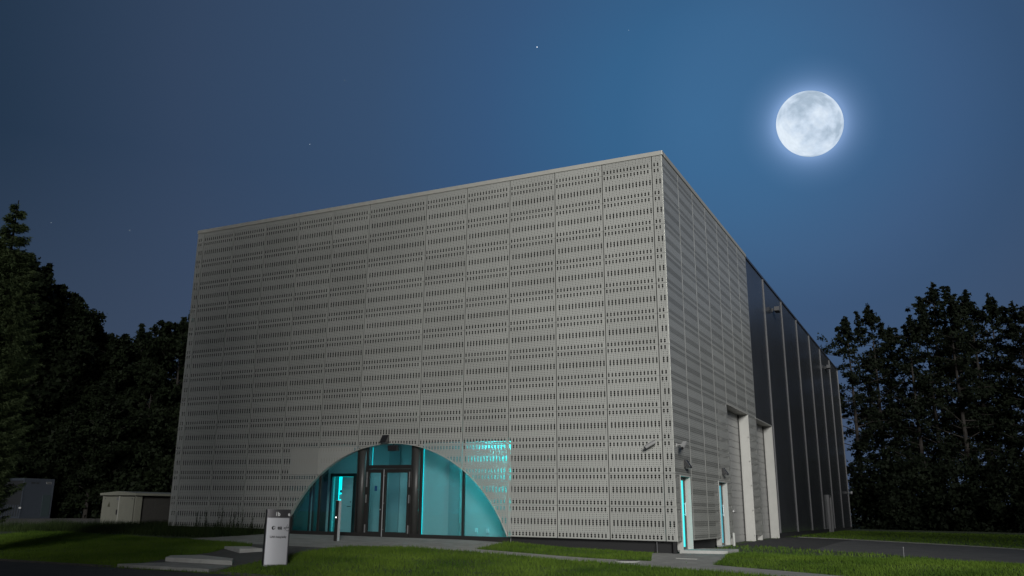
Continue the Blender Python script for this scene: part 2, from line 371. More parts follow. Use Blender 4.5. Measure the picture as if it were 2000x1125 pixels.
# inner wall seen black through the holes
iw = MB()
iw.box(-Wd+.06, -15.05, PY, PY+.2, 0, H); iw.box(-15.05, -5.64, PY, PY+.2, 3.12, H); iw.box(-5.64, -PY, PY, PY+.2, 0, H)
for (y0, y1, z0) in [(PY, .46, 0), (.46, 1.86, 2.06), (1.86, 5.58, 0), (5.58, 7.15, 2.06), (7.15, 7.7, 0), (7.7, 11.95, 5.07), (11.95, YE, 0)]:
    iw.box(-PY-.2, -PY, y0+.001, y1, z0, H)
iw.build('inner_wall', M_MEMBRANE, hall)
# body: roof, back and left wall
b = MB(); b.box(-Wd+.02, -.02, .02, YE, H+.02, H+.10); b.box(-Wd+.02, -.08, YE, Dp-.05, H-.04, H+.02); b.build('roof', M_PLINTH, hall)
b = MB(); b.box(-Wd+.02, -Wd+.2, PY+.2, Dp-.05, -.5, H-.05); b.box(-Wd+.2, -.3, Dp-.25, Dp-.05, -.5, H-.05); b.build('rear_wall', M_DARKPANEL, hall)
c = MB(); c.box(-Wd-.03, .03, -.03, .28, H+.004, H+.16); c.box(-.28, .03, .28, YE+.05, H+.004, H+.16); c.box(-Wd-.03, -Wd+.22, .28, YE+.05, H+.004, H+.16); c.build('coping', M_TRIM, hall, bevel=.01)
c = MB(); c.box(-.22, .035, YE+.051, Dp, H-.03, H+.075); c.build('coping', M_DARKPANEL, hall)
# black recessed plinth
for x0, x1 in [(-Wd+.3, -15.0), (-5.62, -.22)]:
    p = MB(); p.box(x0, x1, .22, .34, -.6, -.001); p.build('plinth', M_PLINTH, hall)
for y0, y1 in [(.341, .50), (1.80, 5.62), (7.10, 7.75), (11.90, 13.38)]:
    p = MB(); p.box(-.34, -.22, y0, y1, -.6, -.001); p.build('plinth', M_PLINTH, hall)
p = MB(); p.box(-.36, -.03, 17.55, Dp-.1, -.6, -.001); p.build('plinth', M_PLINTH, hall)
p = MB(); p.box(-.16, -.06, .04, .12, -.6, -.002); p.build('corner_post', M_PLINTH, hall)
# dark panelled part of the long side
dw = MB()
G2 = (13.45, 17.5, 4.97)
ys_ = [13.66, 17.5]+[17.93+5.4017*i for i in range(7)]
for y0, y1 in zip(ys_[:-1], ys_[1:]):
    if y1 <= 17.5: dw.box(-.15, -.012, y0+.006, y1-.006, G2[2], H-.035)
    else:
        dw.box(-.15, -.012, y0+.006, y1-.006, 0, H-.035)
dw.build('dark_wall_panels', M_DARKPANEL, hall)
for i in range(7):
    y = 17.93+5.4017*i
    s_ = MB(); s_.box(-.02, .028, y-.05, y+.05, .0, H-.04); s_.build('cover_strip', M_STRIP, hall)

# gates and doors recessed in the side
def recess(y0, y1, ztop, zbot, dep, mj, name, near=.012):
    """jambs, lintel soffit of an opening, 20 mm proud of the cladding"""
    j = MB(); t = .03
    j.box(-dep, near, y0-.001, y0+t, zbot, ztop); j.box(-dep, .012, y1-t, y1+.001, zbot, ztop); j.box(-dep, .012, y0+t+.001, y1-t-.001, ztop-t, ztop+.001)
    return j.build(name, mj, hall)
for (y0, y1, zt, zb) in [(7.8, 11.85, 4.97, -.28), (13.45, 17.5, 4.97, -.26)]:
    g = MB(); n = 18
    g.box(-.60, -.44, y0+.03, y1-.03, zb, zt-.03)
    for i in range(n):
        za = zb+.02+(zt-zb-.06)*i/n; zc = zb+.02+(zt-zb-.06)*(i+1)/n-.018
        g.box(-.44, -.42, y0+.05, y1-.05, za, zc)
    gt = g.build('sectional_gate', M_GATE, hall)
    f = MB(); f.box(-.44, -.38, y1-.12, y1-.05, zb, zt-.05); f.build('gate_rail', M_FRAME, gt)
    f = MB(); f.box(-.44, -.38, y0+.04, y0+.12, zb, zt-.05); f.build('gate_rail', M_FRAME, gt)
    hd = MB(); hd.box(-.42, -.37, y0+2, y0+2.3, .9, .98); hd.build('handle', M_SILVER, gt)
    recess(y0, y1, zt, zb, .44, M_WHITEMETAL, 'gate_surround', near=-.02)
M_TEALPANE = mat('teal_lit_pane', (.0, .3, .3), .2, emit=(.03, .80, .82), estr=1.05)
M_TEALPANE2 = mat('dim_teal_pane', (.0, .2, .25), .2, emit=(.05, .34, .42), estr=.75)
def side_door(y0, y1, zt, zb, pane, dep=.17):
    d = MB()
    d.box(-dep-.06, -dep, y0+.03, y0+.13, zb, zt-.03); d.box(-dep-.06, -dep, y1-.20, y1-.031, zb, zt-.03); d.box(-dep-.06, -dep, y0+.131, y1-.201, zt-.14, zt-.03); d.box(-dep-.06, -dep, y0+.131, y1-.201, zb, zb+.07)
    do = d.build('side_door', M_FRAME, hall)
    g = MB(); g.box(-dep-.04, -dep-.02, y0+.131, y1-.201, zb+.071, zt-.141); g.build('glass_pane', pane, do)
    k = MB(); k.tube([(-dep+.05, y1-.26, .75), (-dep+.05, y1-.26, 1.15)], .014); k.box(-dep, -dep+.05, y1-.27, y1-.25, .78, .80); k.box(-dep, -dep+.05, y1-.27, y1-.25, 1.10, 1.12); k.build('handle', M_SILVER, do)
    recess(y0, y1, zt, zb, dep, M_WHITEMETAL, 'door_surround')
    t = MB(); t.box(-dep, .02, y0+.03, y1-.03, zb-.05, zb-.002); t.build('threshold', M_SILVER, hall)
side_door(.56, 1.76, 1.97, -.26, M_TEALPANE)
side_door(5.68, 7.05, 1.97, -.26, M_TEALPANE2)
# far emergency door: light frame standing on the dark wall
f = MB(); f.box(-.01, .13, 37.65, 37.75, -.25, 2.15); f.box(-.01, .13, 36.35, 36.43, -.25, 2.15); f.box(-.01, .13, 36.431, 37.649, 2.06, 2.15)
fd = f.build('far_door', M_STRIP, hall)
g = MB(); g.box(-.011, .02, 36.431, 37.649, -.2, 2.059); g.build('door_leaf', M_FRAME, fd)

# ------------------------------------------------------------------ arched glazed entrance
GY = .12
rim = MB(); n = 96; a0 = math.asin((-.0-ACZ)/AR)
A0 = math.acos((-5.645-ACX)/AR); A1 = math.pi-A0
for i in range(n):
    t0, t1 = A0+(A1-A0)*i/n, A0+(A1-A0)*(i+1)/n
    p = lambda t, r, y: (ACX+r*math.cos(t), y, ACZ+r*math.sin(t))
    ri, ro = AR-.018, AR+.004
    rim.quad(p(t0, ri, -.012), p(t1, ri, -.012), p(t1, ro, -.012), p(t0, ro, -.012))
    rim.quad(p(t0, ri, GY+.03), p(t1, ri, GY+.03), p(t1, ri, -.012), p(t0, ri, -.012))
    rim.quad(p(t0, ro, -.012), p(t1, ro, -.012), p(t1, ro, GY+.03), p(t0, ro, GY+.03))
    rim.quad(p(t0, ro, GY+.03), p(t1, ro, GY+.03), p(t1, ri, GY+.03), p(t0, ri, GY+.03))
rim.build('arch_rim', M_TRIM, hall)
bp = MB(); n = 60                                        # plate right behind the cladding, upper left of the arch
for i in range(n):
    x0, x1 = -14.9+2.9*i/n, -14.9+2.9*(i+1)/n; b0, b1 = max(2.02, arch(x0)+.02), max(2.02, arch(x1)+.02)
    if b0 < 2.96 and b1 < 2.96: bp.quad((x0, .006, b0), (x1, .006, b1), (x1, .006, 2.97), (x0, .006, 2.97))
bp.build('backing_plate', M_TRIM, hall)
ZB = -.20                                                # floor level at the doors
fr = MB()                                                # fixed frame of the curtain wall
def post(x0, x1, z0=None, z1=3.15, y0=GY, y1=GY+.1): fr.box(x0, x1, y0, y1, ZB if z0 is None else z0, z1)
for x0, x1 in [(-13.55, -13.47), (-11.86, -11.80), (-11.46, -11.40), (-9.52, -9.46), (-9.15, -9.08), (-7.44, -7.37), (-14.78, -14.72)]: post(x0, x1)
for x0, x1 in [(-15.05, -14.78), (-14.72, -13.55), (-13.47, -11.86), (-11.80, -11.46), (-9.46, -9.15), (-9.08, -7.44), (-7.37, -5.64)]: fr.box(x0+.001, x1-.001, GY, GY+.1, ZB, ZB+.17)
fr.box(-11.399, -9.521, GY, GY+.1, 2.20, 2.33)
fro = fr.build('entrance_frame', M_FRAME, hall)
for x0, x1, z0 in [(-15.04, -14.78, ZB+.17), (-14.72, -13.55, ZB+.17), (-13.47, -11.86, ZB+.17), (-9.08, -7.44, ZB+.17), (-7.37, -5.67, ZB+.17), (-11.40, -9.52, 2.33)]:
    g = MB(); g.box(x0, x1, GY+.04, GY+.055, z0, 3.14); g.build('glass_pane', M_GLASS, hall)
for cx in (-11.69, -9.375):
    k = MB(); k.tube([(cx, .25, ZB+.17), (cx, .25, 3.11)], .145, 28); k.build('column', M_COLUMN, hall, smooth=True)
# two door leaves, the left one narrower
def leaf(x0, x1, hinge):
    d = MB(); z0, z1 = ZB+.02, 2.19; w = .115
    d.box(x0, x0+w, GY-.03, GY+.04, z0, z1); d.box(x1-w, x1, GY-.03, GY+.04, z0, z1); d.box(x0+w+.001, x1-w-.001, GY-.03, GY+.04, z1-.13, z1); d.box(x0+w+.001, x1-w-.001, GY-.03, GY+.04, z0, z0+.20)
    o = d.build('entrance_door', M_FRAME, hall)
    g = MB(); g.box(x0+w, x1-w, GY, GY+.012, z0+.2, z1-.13); g.build('glass_pane', M_GLASS, o)
    for z in (.12, 1.15, 1.95, 1.70):
        k = MB(); k.box(hinge-.018, hinge+.018, GY-.055, GY-.031, z-.14 if z < 1.8 else z-.1, z+.14 if z < 1.8 else z+.14); k.build('hinge', M_SILVER, o)
    return o
lf = leaf(-11.39, -10.66, -11.37); rf = leaf(-10.65, -9.53, -9.55)
k = MB(); k.tube([(-10.60, GY-.10, ZB+.06), (-10.60, GY-.10, 2.17)], .018, 12)
for z in (.1, 1.0, 1.95): k.tube([(-10.60, GY-.10, z), (-10.60, GY-.03, z)], .012, 8)
k.build('handle', M_SILVER, rf)
k = MB(); k.tube([(-10.74, GY-.05, .78), (-10.74, GY-.03, .78)], .025, 12); k.build('lock', M_SILVER, lf)
k = MB(); k.box(-11.04, -10.93, GY-.004, GY-.001, 1.42, 1.60); k.build('sticker', M_BLUE, lf)

# the lobby behind the glass
lb = MB(); lb.box(-15.04, -5.64, GY+.12, 3.4, ZB-.1, ZB+.005); lb.build('lobby_floor', M_LFLOOR, hall)
lb = MB(); lb.box(-15.04, -5.64, PY+.21, 3.4, 3.42, 3.5); lb.build('lobby_ceiling', M_LWALL, hall)
lb = MB(); lb.box(-9.78, -5.66, 1.2, 1.3, ZB, 3.415); lb.box(-5.66, -5.64, .04, .11, .15, 3.1); lb.box(-5.66, -5.64, GY+.11, 1.3, ZB, 3.415); lb.box(-9.85, -9.78, 1.2, 2.6, ZB, 3.415); lb.build('lobby_side_wall', M_LWALL, hall)
DX0, DX1 = -14.73, -13.70                                  # inner door opening
lb = MB(); lb.box(-15.04, DX0, 2.6, 2.7, ZB, 3.415); lb.box(DX1, -9.85, 2.6, 2.7, ZB, 3.415); lb.box(DX0, DX1, 2.6, 2.7, 2.03, 3.415)
lb.build('lobby_back_wall', M_LWALL, hall)
for x0, x1, y0, y1 in [(-12.05, -11.55, 2.52, 2.598), (-10.75, -10.05, 2.52, 2.598), (-8.55, -8.10, 1.15, 1.198)]:
    lb = MB(); lb.box(x0, x1, y0, y1, ZB, 3.40); lb.build('wall_panel', M_LWALL2, hall)
lb = MB(); lb.box(-15.04, -15.02, GY+.12, 3.4, ZB, 3.415); lb.build('lobby_end_wall', M_DARKROOM, hall)
f = MB(); f.box(DX0-.10, DX0, 2.5, 2.598, ZB, 2.15); f.box(DX1, DX1+.10, 2.5, 2.598, ZB, 2.15); f.box(DX0+.001, DX1-.001, 2.5, 2.598, 2.03, 2.15)
idr = f.build('inner_door', M_FRAME, hall)
f = MB(); f.box(DX0+.46, DX1-.01, 2.54, 2.58, ZB+.02, 2.02); f.build('door_leaf', M_LWALL, idr)
k = MB(); k.tube([(DX1-.10, 2.50, .88), (DX1-.24, 2.50, .88)], .012, 8); k.tube([(DX1-.1, 2.50, .88), (DX1-.1, 2.54, .88)], .012, 8); k.build('handle', M_FRAME, idr)
k = MB(); k.tube([(DX1-.1, 2.51, 1.05), (DX1-.1, 2.54, 1.05)], .02, 8); k.build('lock', M_FRAME, idr)
b = MB(); b.box(-15.03, DX1+.1, 3.36, 3.39, ZB, 3.05); b.build('bright_back_room', mat('teal_glow_wall', (.1, .6, .6), emit=(.0, .66, .68), estr=2.6), hall)  # wall emits teal itself, standing in for the light of the room
k = MB(); k.box(-14.92, -14.76, 3.28, 3.35, 1.15, 1.35); k.build('wall_unit', M_WHITE, hall)
k = MB(); k.box(-14.90, -14.78, 3.28, 3.35, 1.42, 1.52); k.build('wall_unit', M_BLUE, hall)
for x in (-7.42, -6.98):
    k = MB(); k.box(x-.05, x+.05, 1.15, 1.198, .06, .20); k.build('socket', M_WHITE, hall, bevel=.01)
# partition at the far left end with a dark opening
f = MB(); f.box(-14.62, -14.56, .95, 1.05, ZB, 3.05); f.box(-14.46, -14.42, .95, 1.05, ZB, 3.05); f.build('glass_partition', M_FRAME, hall)
k = MB(); k.box(-14.56, -14.46, .99, 1.01, ZB, 3.05); k.build('glass_pane', M_LWALL2, hall)
# lights of the lobby
t = MB(); t.tube([(-9.66, 1.17, ZB+.02), (-9.66, 1.17, 3.3)], .024, 8); t.build('light_strip', M_TUBE2, hall)
t = MB(); t.tube([(-11.72, .9, 2.2), (-11.72, .9, 3.04)], .010, 8); t.build('light_strip', M_TUBE2, hall)  # short glowing strip added in place of a reflection in the transom
t = MB(); t.tube([(-5.74, .62, 1.2), (-5.74, .62, 2.95)], .018, 8); t.build('light_tube', M_TUBE, hall)
t = MB(); t.tube([(-7.3, .62, 3.2), (-5.72, .62, 3.2)], .03, 8); t.build('light_tube', M_TUBE, hall)  # second tube, added out of sight to brighten the wall behind the holes
for x0, x1, y0, y1 in [(-14.3, -12.3, .8, 1.2), (-11.3, -10.1, .8, 1.2), (-8.6, -6.2, .60, .85)]:
    t = MB(); t.box(x0, x1, y0, y1, 3.385, 3.414); t.build('ceiling_light', M_TUBE3, hall)

# ------------------------------------------------------------------ lamps and cameras on the facade
def wall_lamp(loc, rz, label, s=1.0, group='wedge lamps above the doors'):
    t = thing('wall_lamp', label, 'lamp', loc, rz, group)
    m_ = MB(); m_.prism([(0, -.02), (-.20*s, -.02), (-.20*s, .03), (-.06*s, .24*s), (0, .24*s)], 'x', -.12*s, .12*s)
    m_.build('housing', M_LAMP, t, bevel=.008)
    g = MB(); g.box(-.09*s, .09*s, -.17*s, -.03*s, -.028, -.021); g.build('lens', M_WHITE, t)
    return t
wall_lamp((.0, 1.18, 2.22), R(90), 'black wedge lamp above the bright teal side door nearest the corner', 1.0)
wall_lamp((.0, 6.42, 2.22), R(90), 'black wedge lamp above the second side door, beside the first gate', 1.0)
wall_lamp((-10.54, -.02, 3.12), 0, 'black box lamp on top of the entrance arch', 1.1)
t = thing('door_sensor', 'small dark sensor box hanging under the top of the entrance arch', 'sensor', (-10.25, GY-.02, 2.92))
m_ = MB(); m_.prism([(-.19, -.10), (.19, -.10), (.22, .10), (-.22, .10)], 'y', -.14, .02); m_.build('housing', M_LAMP, t, bevel=.015)
m_ = MB(); m_.tube([(0, -.05, .1), (0, -.05, .17)], .02, 8); m_.build('bracket', M_FRAME, t)
def sec_cam(loc, rz, label, arm_up=True):
    t = thing('security_camera', label, 'camera', loc, rz, 'cameras on the walls')
    m_ = MB(); m_.box(-.05, .05, -.025, 0, -.05, .05); m_.tube([(0, -.02, 0), (0, -.16, .02), (0, -.20, -.02)], .018, 8); m_.build('bracket', M_CAMERA, t)
    m_ = MB(); a = Vector((-.16, -.22, -.10)); b_ = Vector((.14, -.22, .06)); m_.tube([tuple(a), tuple(b_)], .052, 12); m_.build('body', M_CAMERA, t, smooth=False)
    m_ = MB(); m_.tube([(-.163, -.22, -.1015), (-.20, -.22, -.121)], [.042, .046], 12); m_.build('lens', M_LAMP, t)
    m_ = MB(); m_.box(-.20, .16, -.28, -.16, -.01, .0); o = m_.build('sunshade', M_CAMERA, t); o.rotation_euler = (0, -R(28), 0); o.location = (0, 0, .05)
    return t
sec_cam((-.66, 0, 2.87), 0, 'grey security camera on the front face near the corner, pointing down left')
sec_cam((0, .33, 2.86), R(90), 'pale security camera on the side face just round the corner')
sec_cam((.03, Dp-.15, 2.6), R(90), 'tiny camera on the far end of the dark side wall')
def flood(loc, label):
    t = thing('floodlight', label, 'floodlight', loc, R(90), 'floodlights under the eaves')
    m_ = MB(); m_.tube([(0, 0, 0), (0, -.14, .03)], .03, 8); m_.box(-.1, .1, -.02, 0, -.1, .1); m_.build('bracket', M_STRIP, t)
    m_ = MB(); m_.prism([(-.32, -.08), (.32, -.08), (.10, .18), (-.10, .18)], 'y', -.36, -.10); m_.build('housing', M_STRIP, t, bevel=.01)
    m_ = MB(); m_.box(-.30, .30, -.34, -.12, -.095, -.081); m_.build('lens', M_LAMP, t)
flood((0, 20.3, 11.25), 'pale floodlight high on the first full dark panel of the side')
flood((0, 42.1, 11.4), 'pale floodlight high near the far end of the dark side')
# down pipe and little outlet pole
t = MB(); t.tube([(-.62, -.06, h(-.6, 0)), (-.68, .12, .02)], .012, 8); tag(t.build('earth_rod', M_STRIP), 'thin pale rod leaning under the front cladding near the corner', 'rod')
t = MB(); t.tube([(-20.35, -.2, h(-20.3, 0)-.05), (-20.32, -.2, .55)], .012, 8); tag(t.build('marker_rod', M_STRIP), 'thin pale rod in the weeds at the left end of the facade', 'rod')
t = thing('bollard', 'short white bollard at the edge of the second side door', 'bollard', (.10, 7.22, h(.1, 7.2)))
m_ = MB(); m_.tube([(0, 0, -.1), (0, 0, .42)], .05, 12); m_.build('post', M_WHITEMETAL, t); m_ = MB(); m_.tube([(0, 0, .421), (0, 0, .47)], [.056, .03], 12); m_.build('cap', M_WHITEMETAL, t)

# ------------------------------------------------------------------ intercom post
ic = thing('intercom_post', 'slim metal intercom post with a small white light on the forecourt', 'intercom', (-10.97, -2.14, h(-10.97, -2.14)+.018), R(-4))
m_ = MB(); m_.box(-.06, .055, -.04, .0, 0, 1.30); m_.build('front_plate', M_FRAME, ic)
m_ = MB(); m_.box(-.06, .06, .001, .12, 0, 1.31); m_.build('casing', mat('pale_post_paint', (.42, .44, .45), .4), ic)
m_ = MB(); m_.box(-.045, .045, -.046, -.041, .95, 1.22); m_.build('display', M_LAMP, ic)
m_ = MB(); m_.tube([(0, -.056, .76), (0, -.041, .76)], .024, 14); m_.build('button_light', mat('white_button_light', (1, 1, 1), emit=(1, .97, .9), estr=1.6), ic)

# ------------------------------------------------------------------ stele with writing
p0 = Vector((-8.42, -8.62)); p1 = Vector((-8.05, -8.14)); mid = (p0+p1)/2; dv = p1-p0; SW = dv.length
st = thing('information_stele', 'curved brushed metal information stele with dark header and black lettering on the front lawn', 'sign', (mid.x, mid.y, -.68), math.atan2(dv.y, dv.x))
M_STELE = mat('brushed_light_metal', (.52, .52, .55), .45, .25, noise=.03, nscale=1, bump=.02)
M_STELE_H = mat('dark_header_metal', (.13, .125, .13), .32, .7)
M_INK = mat('black_lettering', (.01, .01, .012), .6)
SH = 1.43; sag = .035
def sy(x): return -sag*(1-(2*x/SW)**2)
def curved(z0, z1, x0, x1, off, th, n=18):
    b_ = MB(); xs_ = [x0+(x1-x0)*i/n for i in range(n+1)]
    o_ = [(x, sy(x)-off) for x in xs_]+[(x, sy(x)-off+th) for x in reversed(xs_)]
    return b_.prism(o_, 'z', z0, z1)
curved(0, SH, -SW/2, SW/2, 0, .03).build('body', mat('stele_edge_metal', (.22, .22, .24), .35, .6), st)
b_ = MB(); b_.box(-SW/2-.012, -SW/2-.001, -.03, .14, 0, SH); b_.box(SW/2+.001, SW/2+.012, -.03, .14, 0, SH); b_.box(-SW/2, SW/2, .10, .13, 0.02, SH-.02); b_.build('side_plate', mat('stele_dark_side', (.05, .05, .055), .4, .5), st)
curved(.06, SH-.215, -SW/2+.02, SW/2-.02, .004, .003).build('front_panel', M_STELE, st, smooth=False)
curved(SH-.205, SH-.003, -SW/2+.005, SW/2-.005, .004, .003).build('header', M_STELE_H, st)
DG = bpy.context.evaluated_depsgraph_get()
def text(body, size, x, z, name, m_, bold=0, xs=1):
    cu = bpy.data.curves.new(name, 'FONT'); cu.body = body; cu.size = size; cu.offset = bold; cu.align_x = 'CENTER'; cu.fill_mode = 'BOTH'; cu.resolution_u = 4
    o = bpy.data.objects.new(name, cu); COL.objects.link(o); bpy.context.view_layer.update()
    me = bpy.data.meshes.new_from_object(o.evaluated_get(bpy.context.evaluated_depsgraph_get())); bpy.data.objects.remove(o)
    for v in me.vertices:
        X = v.co.x*xs+x; v.co = (X, sy(X)-.009, v.co.y+z)
    me.materials.append(m_); q = bpy.data.objects.new(name, me); COL.objects.link(q); q.parent = st; return q
text('1b', .13, -.03, SH-.16, 'header_lettering', M_WHITE, .004); text('e', .13, .27, SH-.16, 'header_lettering', M_WHITE, .004)
text('esa', .145, .045, .93, 'logo_lettering', M_INK, .005, .62)
text('LUNA Analog facility', .072, .02, .72, 'title_lettering', M_INK, .0022, .70)
text('DLR', .035, .255, .885, 'logo_lettering', M_INK, .001)
lg = MB()                                               # round emblem with a cut-out, left of the word
cx, cz, rr = -.115, .965, .05
def LP(x, z): return (x, sy(x)-.009, z)
for i in range(24):
    t0, t1 = 2*math.pi*i/24, 2*math.pi*(i+1)/24
    f0 = .42 if abs(math.atan2(math.sin(t0+.35), math.cos(t0+.35))) < 1.0 else .0
    q = [LP(cx+rr*math.cos(t0), cz+rr*math.sin(t0)), LP(cx+rr*math.cos(t1), cz+rr*math.sin(t1)), LP(cx+rr*.75*math.cos(t1), cz+rr*.75*math.sin(t1)), LP(cx+rr*.75*math.cos(t0), cz+rr*.75*math.sin(t0))]
    if f0 and i % 2: continue
    lg.quad(*q)
    if not f0 and math.cos(t0) < .25: lg.poly([LP(cx+rr*.76*math.cos(t0), cz+rr*.76*math.sin(t0)), LP(cx+rr*.76*math.cos(t1), cz+rr*.76*math.sin(t1)), LP(cx-.012, cz)])
lg.poly([LP(cx+.01, cz-.018), LP(cx+.03, cz-.018), LP(cx+.03, cz+.002), LP(cx+.01, cz+.002)])
lg.build('round_emblem', M_INK, st)
lg = MB(); cx, cz = .215, .97                          # slanted four-armed emblem
def bar(a, b, w):
    d = Vector(b)-Vector(a); nn = Vector((-d.y, d.x)).normalized()*w/2
    lg.quad(*[LP(cx+p[0], cz+p[1]) for p in (Vector(a)-nn, Vector(b)-nn, Vector(b)+nn, Vector(a)+nn)])
for dz in (-.012, .012): bar((-.065, dz-.010), (.065, dz+.010), .009)
bar((-.03, -.07), (-.012, -.022), .010); bar((.012, .022), (.03, .085), .010); bar((-.065, -.022), (-.035, .012), .01); bar((.065, .022), (.035, -.012), .01); bar((-.012, -.022), (.012, .022), .008)
lg.build('slanted_emblem', M_INK, st)

# ------------------------------------------------------------------ transformer cabinet and container on the left
tr = thing('transformer_cabinet', 'low beige double door transformer cabinet with brown side wall left of the hall', 'cabinet', (-30.7, 6.9, -.35), math.atan2(.9, -3.6)+math.pi)
M_BEIGE = mat('beige_cabinet_paint', (.17, .17, .14), .6, noise=.08, nscale=3); M_BROWN = mat('brown_pebble_wall', (.035, .033, .03), .9, noise=.3, nscale=20, bump=.4)
LX = 3.72
b = MB(); b.box(-LX+.12, -.12, .06, 3.2, -.3, 1.62); b.build('body', M_BROWN, tr)
b = MB(); b.box(-LX, -LX+.12, 0, 3.2, -.3, 1.62); b.box(-.119, 0, -.0, .35, -.3, 1.62); b.box(-LX+.12, -.12, 0, .06, -.3, .25); b.build('frame', M_BEIGE, tr)
b = MB(); b.prism([(-LX-.15, 1.62), (.15, 1.62), (.15, 1.74), (-1.8, 1.84), (-LX-.15, 1.74)], 'y', -.12, 3.35); b.build('roof', M_BEIGE, tr, bevel=.01)
for x0, x1 in [(-LX+.16, -1.80), (-1.72, -.16)]:
    b = MB(); b.box(x0, x1, -.03, -.001, .26, 1.56); d_ = b.build('door', M_BEIGE, tr, bevel=.006)
    b = MB(); b.prism([(x0+.15 if x0 < -3 else x1-.25, 1.42), (x0+.25 if x0 < -3 else x1-.15, 1.42), (x0+.20 if x0 < -3 else x1-.20, 1.52)], 'y', -.034, -.031); b.build('vent', M_LAMP, d_)
    if x0 < -3:
        b = MB(); b.prism([(x0+.55, 1.02), (x0+.85, 1.02), (x0+.70, 1.30)], 'y', -.034, -.031); b.build('warning_sign', mat('faded_warning', (.05, .05, .03), .6), d_)
        b = MB(); b.box(x1-.14, x1-.04, -.06, -.031, .62, .88); b.build('handle', M_LAMP, d_)
        b = MB(); b.box(x1-.25, x1-.02, -.034, -.031, 1.38, 1.50); b.build('plate', mat('grey_plate', (.12, .12, .13), .5), d_)
b = MB(); b.box(-1.79, -1.73, -.045, -.001, .26, 1.58); b.build('centre_post', mat('pale_post', (.3, .3, .27), .5), tr)

ct = thing('site_container', 'blue grey site container at the left edge, partly behind the spruce', 'container', (-54.6, 17.4, -.35), 0)
M_CONT = mat('container_end_paint', (.040, .048, .062), .5, noise=.06); M_CONT2 = mat('container_wall', (.022, .024, .027), .6)
cb = MB(); cb.box(-6.0, -.05, .05, 2.55, .1, 2.75); cb.build('wall', M_CONT2, ct)
cb = MB()
for (x, y) in [(-.06, 0), (-.06, 2.5), (-6.05, 0), (-6.05, 2.5)]: cb.box(x, x+.1, y, y+.1, 0, 2.95)
cb.box(-5.94, -.061, 0, .1, 2.76, 2.95); cb.box(-.06, .04, .101, 2.499, 2.76, 2.95); cb.box(-.06, .04, .101, 2.499, 0, .14); cb.box(-5.94, -.061, 0, .1, 0, .14); cb.build('frame', M_CONT, ct)
cb = MB(); cb.box(-.049, .02, .101, 2.499, .141, 2.759); cb.build('end_panel', M_CONT, ct)
cb = MB(); cb.box(.021, .05, 1.75, 2.45, .15, 1.75); cb.build('hatch', mat('hatch_dark', (.03, .045, .05), .6), ct)
cb = MB(); cb.box(.021, .035, 1.9, 2.35, 2.58, 2.72); cb.build('plate', mat('plate_white', (.25, .25, .25), .5), ct)
cb = MB(); cb.box(.021, .03, 1.93, 2.32, 2.60, 2.70); cb.box(.0355, .037, 1.93, 2.32, 2.61, 2.69); cb.build('plate_centre', M_CONT2, ct)
cb = MB(); cb.box(.021, .03, .6, .95, 2.55, 2.68); cb.box(.021, .03, 1.05, 1.3, 2.55, 2.68); cb.build('vent', M_CONT2, ct)
cb = MB()
for i in range(12): cb.box(-3.6+i*.3, -3.5+i*.3, -.01, .049, .15, 1.0)
cb.build('ribs', M_CONT, ct)
cb = MB(); cb.box(-.1, .12, -.06, -.001, .72, .84); cb.build('coupling', mat('pale_coupling', (.5, .5, .5), .5), ct)
# manhole
mh = thing('manhole_cover', 'round concrete manhole cover in the front path near the corner', 'manhole cover', (-.72, -2.62, h(-.72, -2.62)+.02))
m_ = MB(); m_.tube([(0, 0, -.03), (0, 0, .012)], .36, 32); m_.build('ring', M_CONC2, mh); m_ = MB(); m_.tube([(0, 0, .0121), (0, 0, .020)], .29, 32); m_.build('lid', M_ASPH, mh)
m_ = MB(); m_.box(.35, .95, -1.55, -1.05, h(.6, -1.3)-.05, h(.6, -1.3)+.022); tag(m_.build('drain_cover', M_CONC), 'square drain cover in the paved corner', 'drain cover')
m_ = MB(); m_.tube([(5.96, 2.47, -.4), (5.97, 2.47, -.05)], .014, 8); m_.tube([(5.97, 2.47, -.049), (5.97, 2.47, -.02)], [.02, .012], 8); tag(m_.build('marker_stake', M_STRIP), 'thin marker stake in the grass at the edge of the driveway', 'stake')

# ------------------------------------------------------------------ vegetation
rng = np.random.default_rng(7)
def inpoly(px, py, poly):
    ins = np.zeros(px.shape, bool); n = len(poly)
    for i in range(n):
        x0, y0 = poly[i]; x1, y1 = poly[(i+1) % n]
        c_ = ((y0 > py) != (y1 > py)) & (px < (x1-x0)*(py-y0)/(y1-y0+1e-12)+x0); ins ^= c_
    return ins
def vss(a, b, x):
    t = np.clip((x-a)/(b-a), 0, 1); return t*t*(3-2*t)
def vh(x, y):
    hb = -.17-.19*vss(-8, -1, x)+.13*vss(2, 14, y)*vss(-3, -1, x)-.18*vss(22, 32, -x)
    return hb-.062*np.clip(-y-.5, 0, 9.5)
def tri_mesh(name, V, m_, parent=None):
    n = len(V)//3; me = bpy.data.meshes.new(name); me.vertices.add(n*3); me.vertices.foreach_set('co', V.astype('f').ravel())
    me.loops.add(n*3); me.loops.foreach_set('vertex_index', np.arange(n*3, dtype='i')); me.polygons.add(n); me.polygons.foreach_set('loop_start', np.arange(0, n*3, 3, dtype='i'))
    me.polygons.foreach_set('loop_total', np.full(n, 3, dtype='i')); me.update(); me.materials.append(m_)
    o = bpy.data.objects.new(name, me); COL.objects.link(o)
    if parent: o.parent = parent
    return o
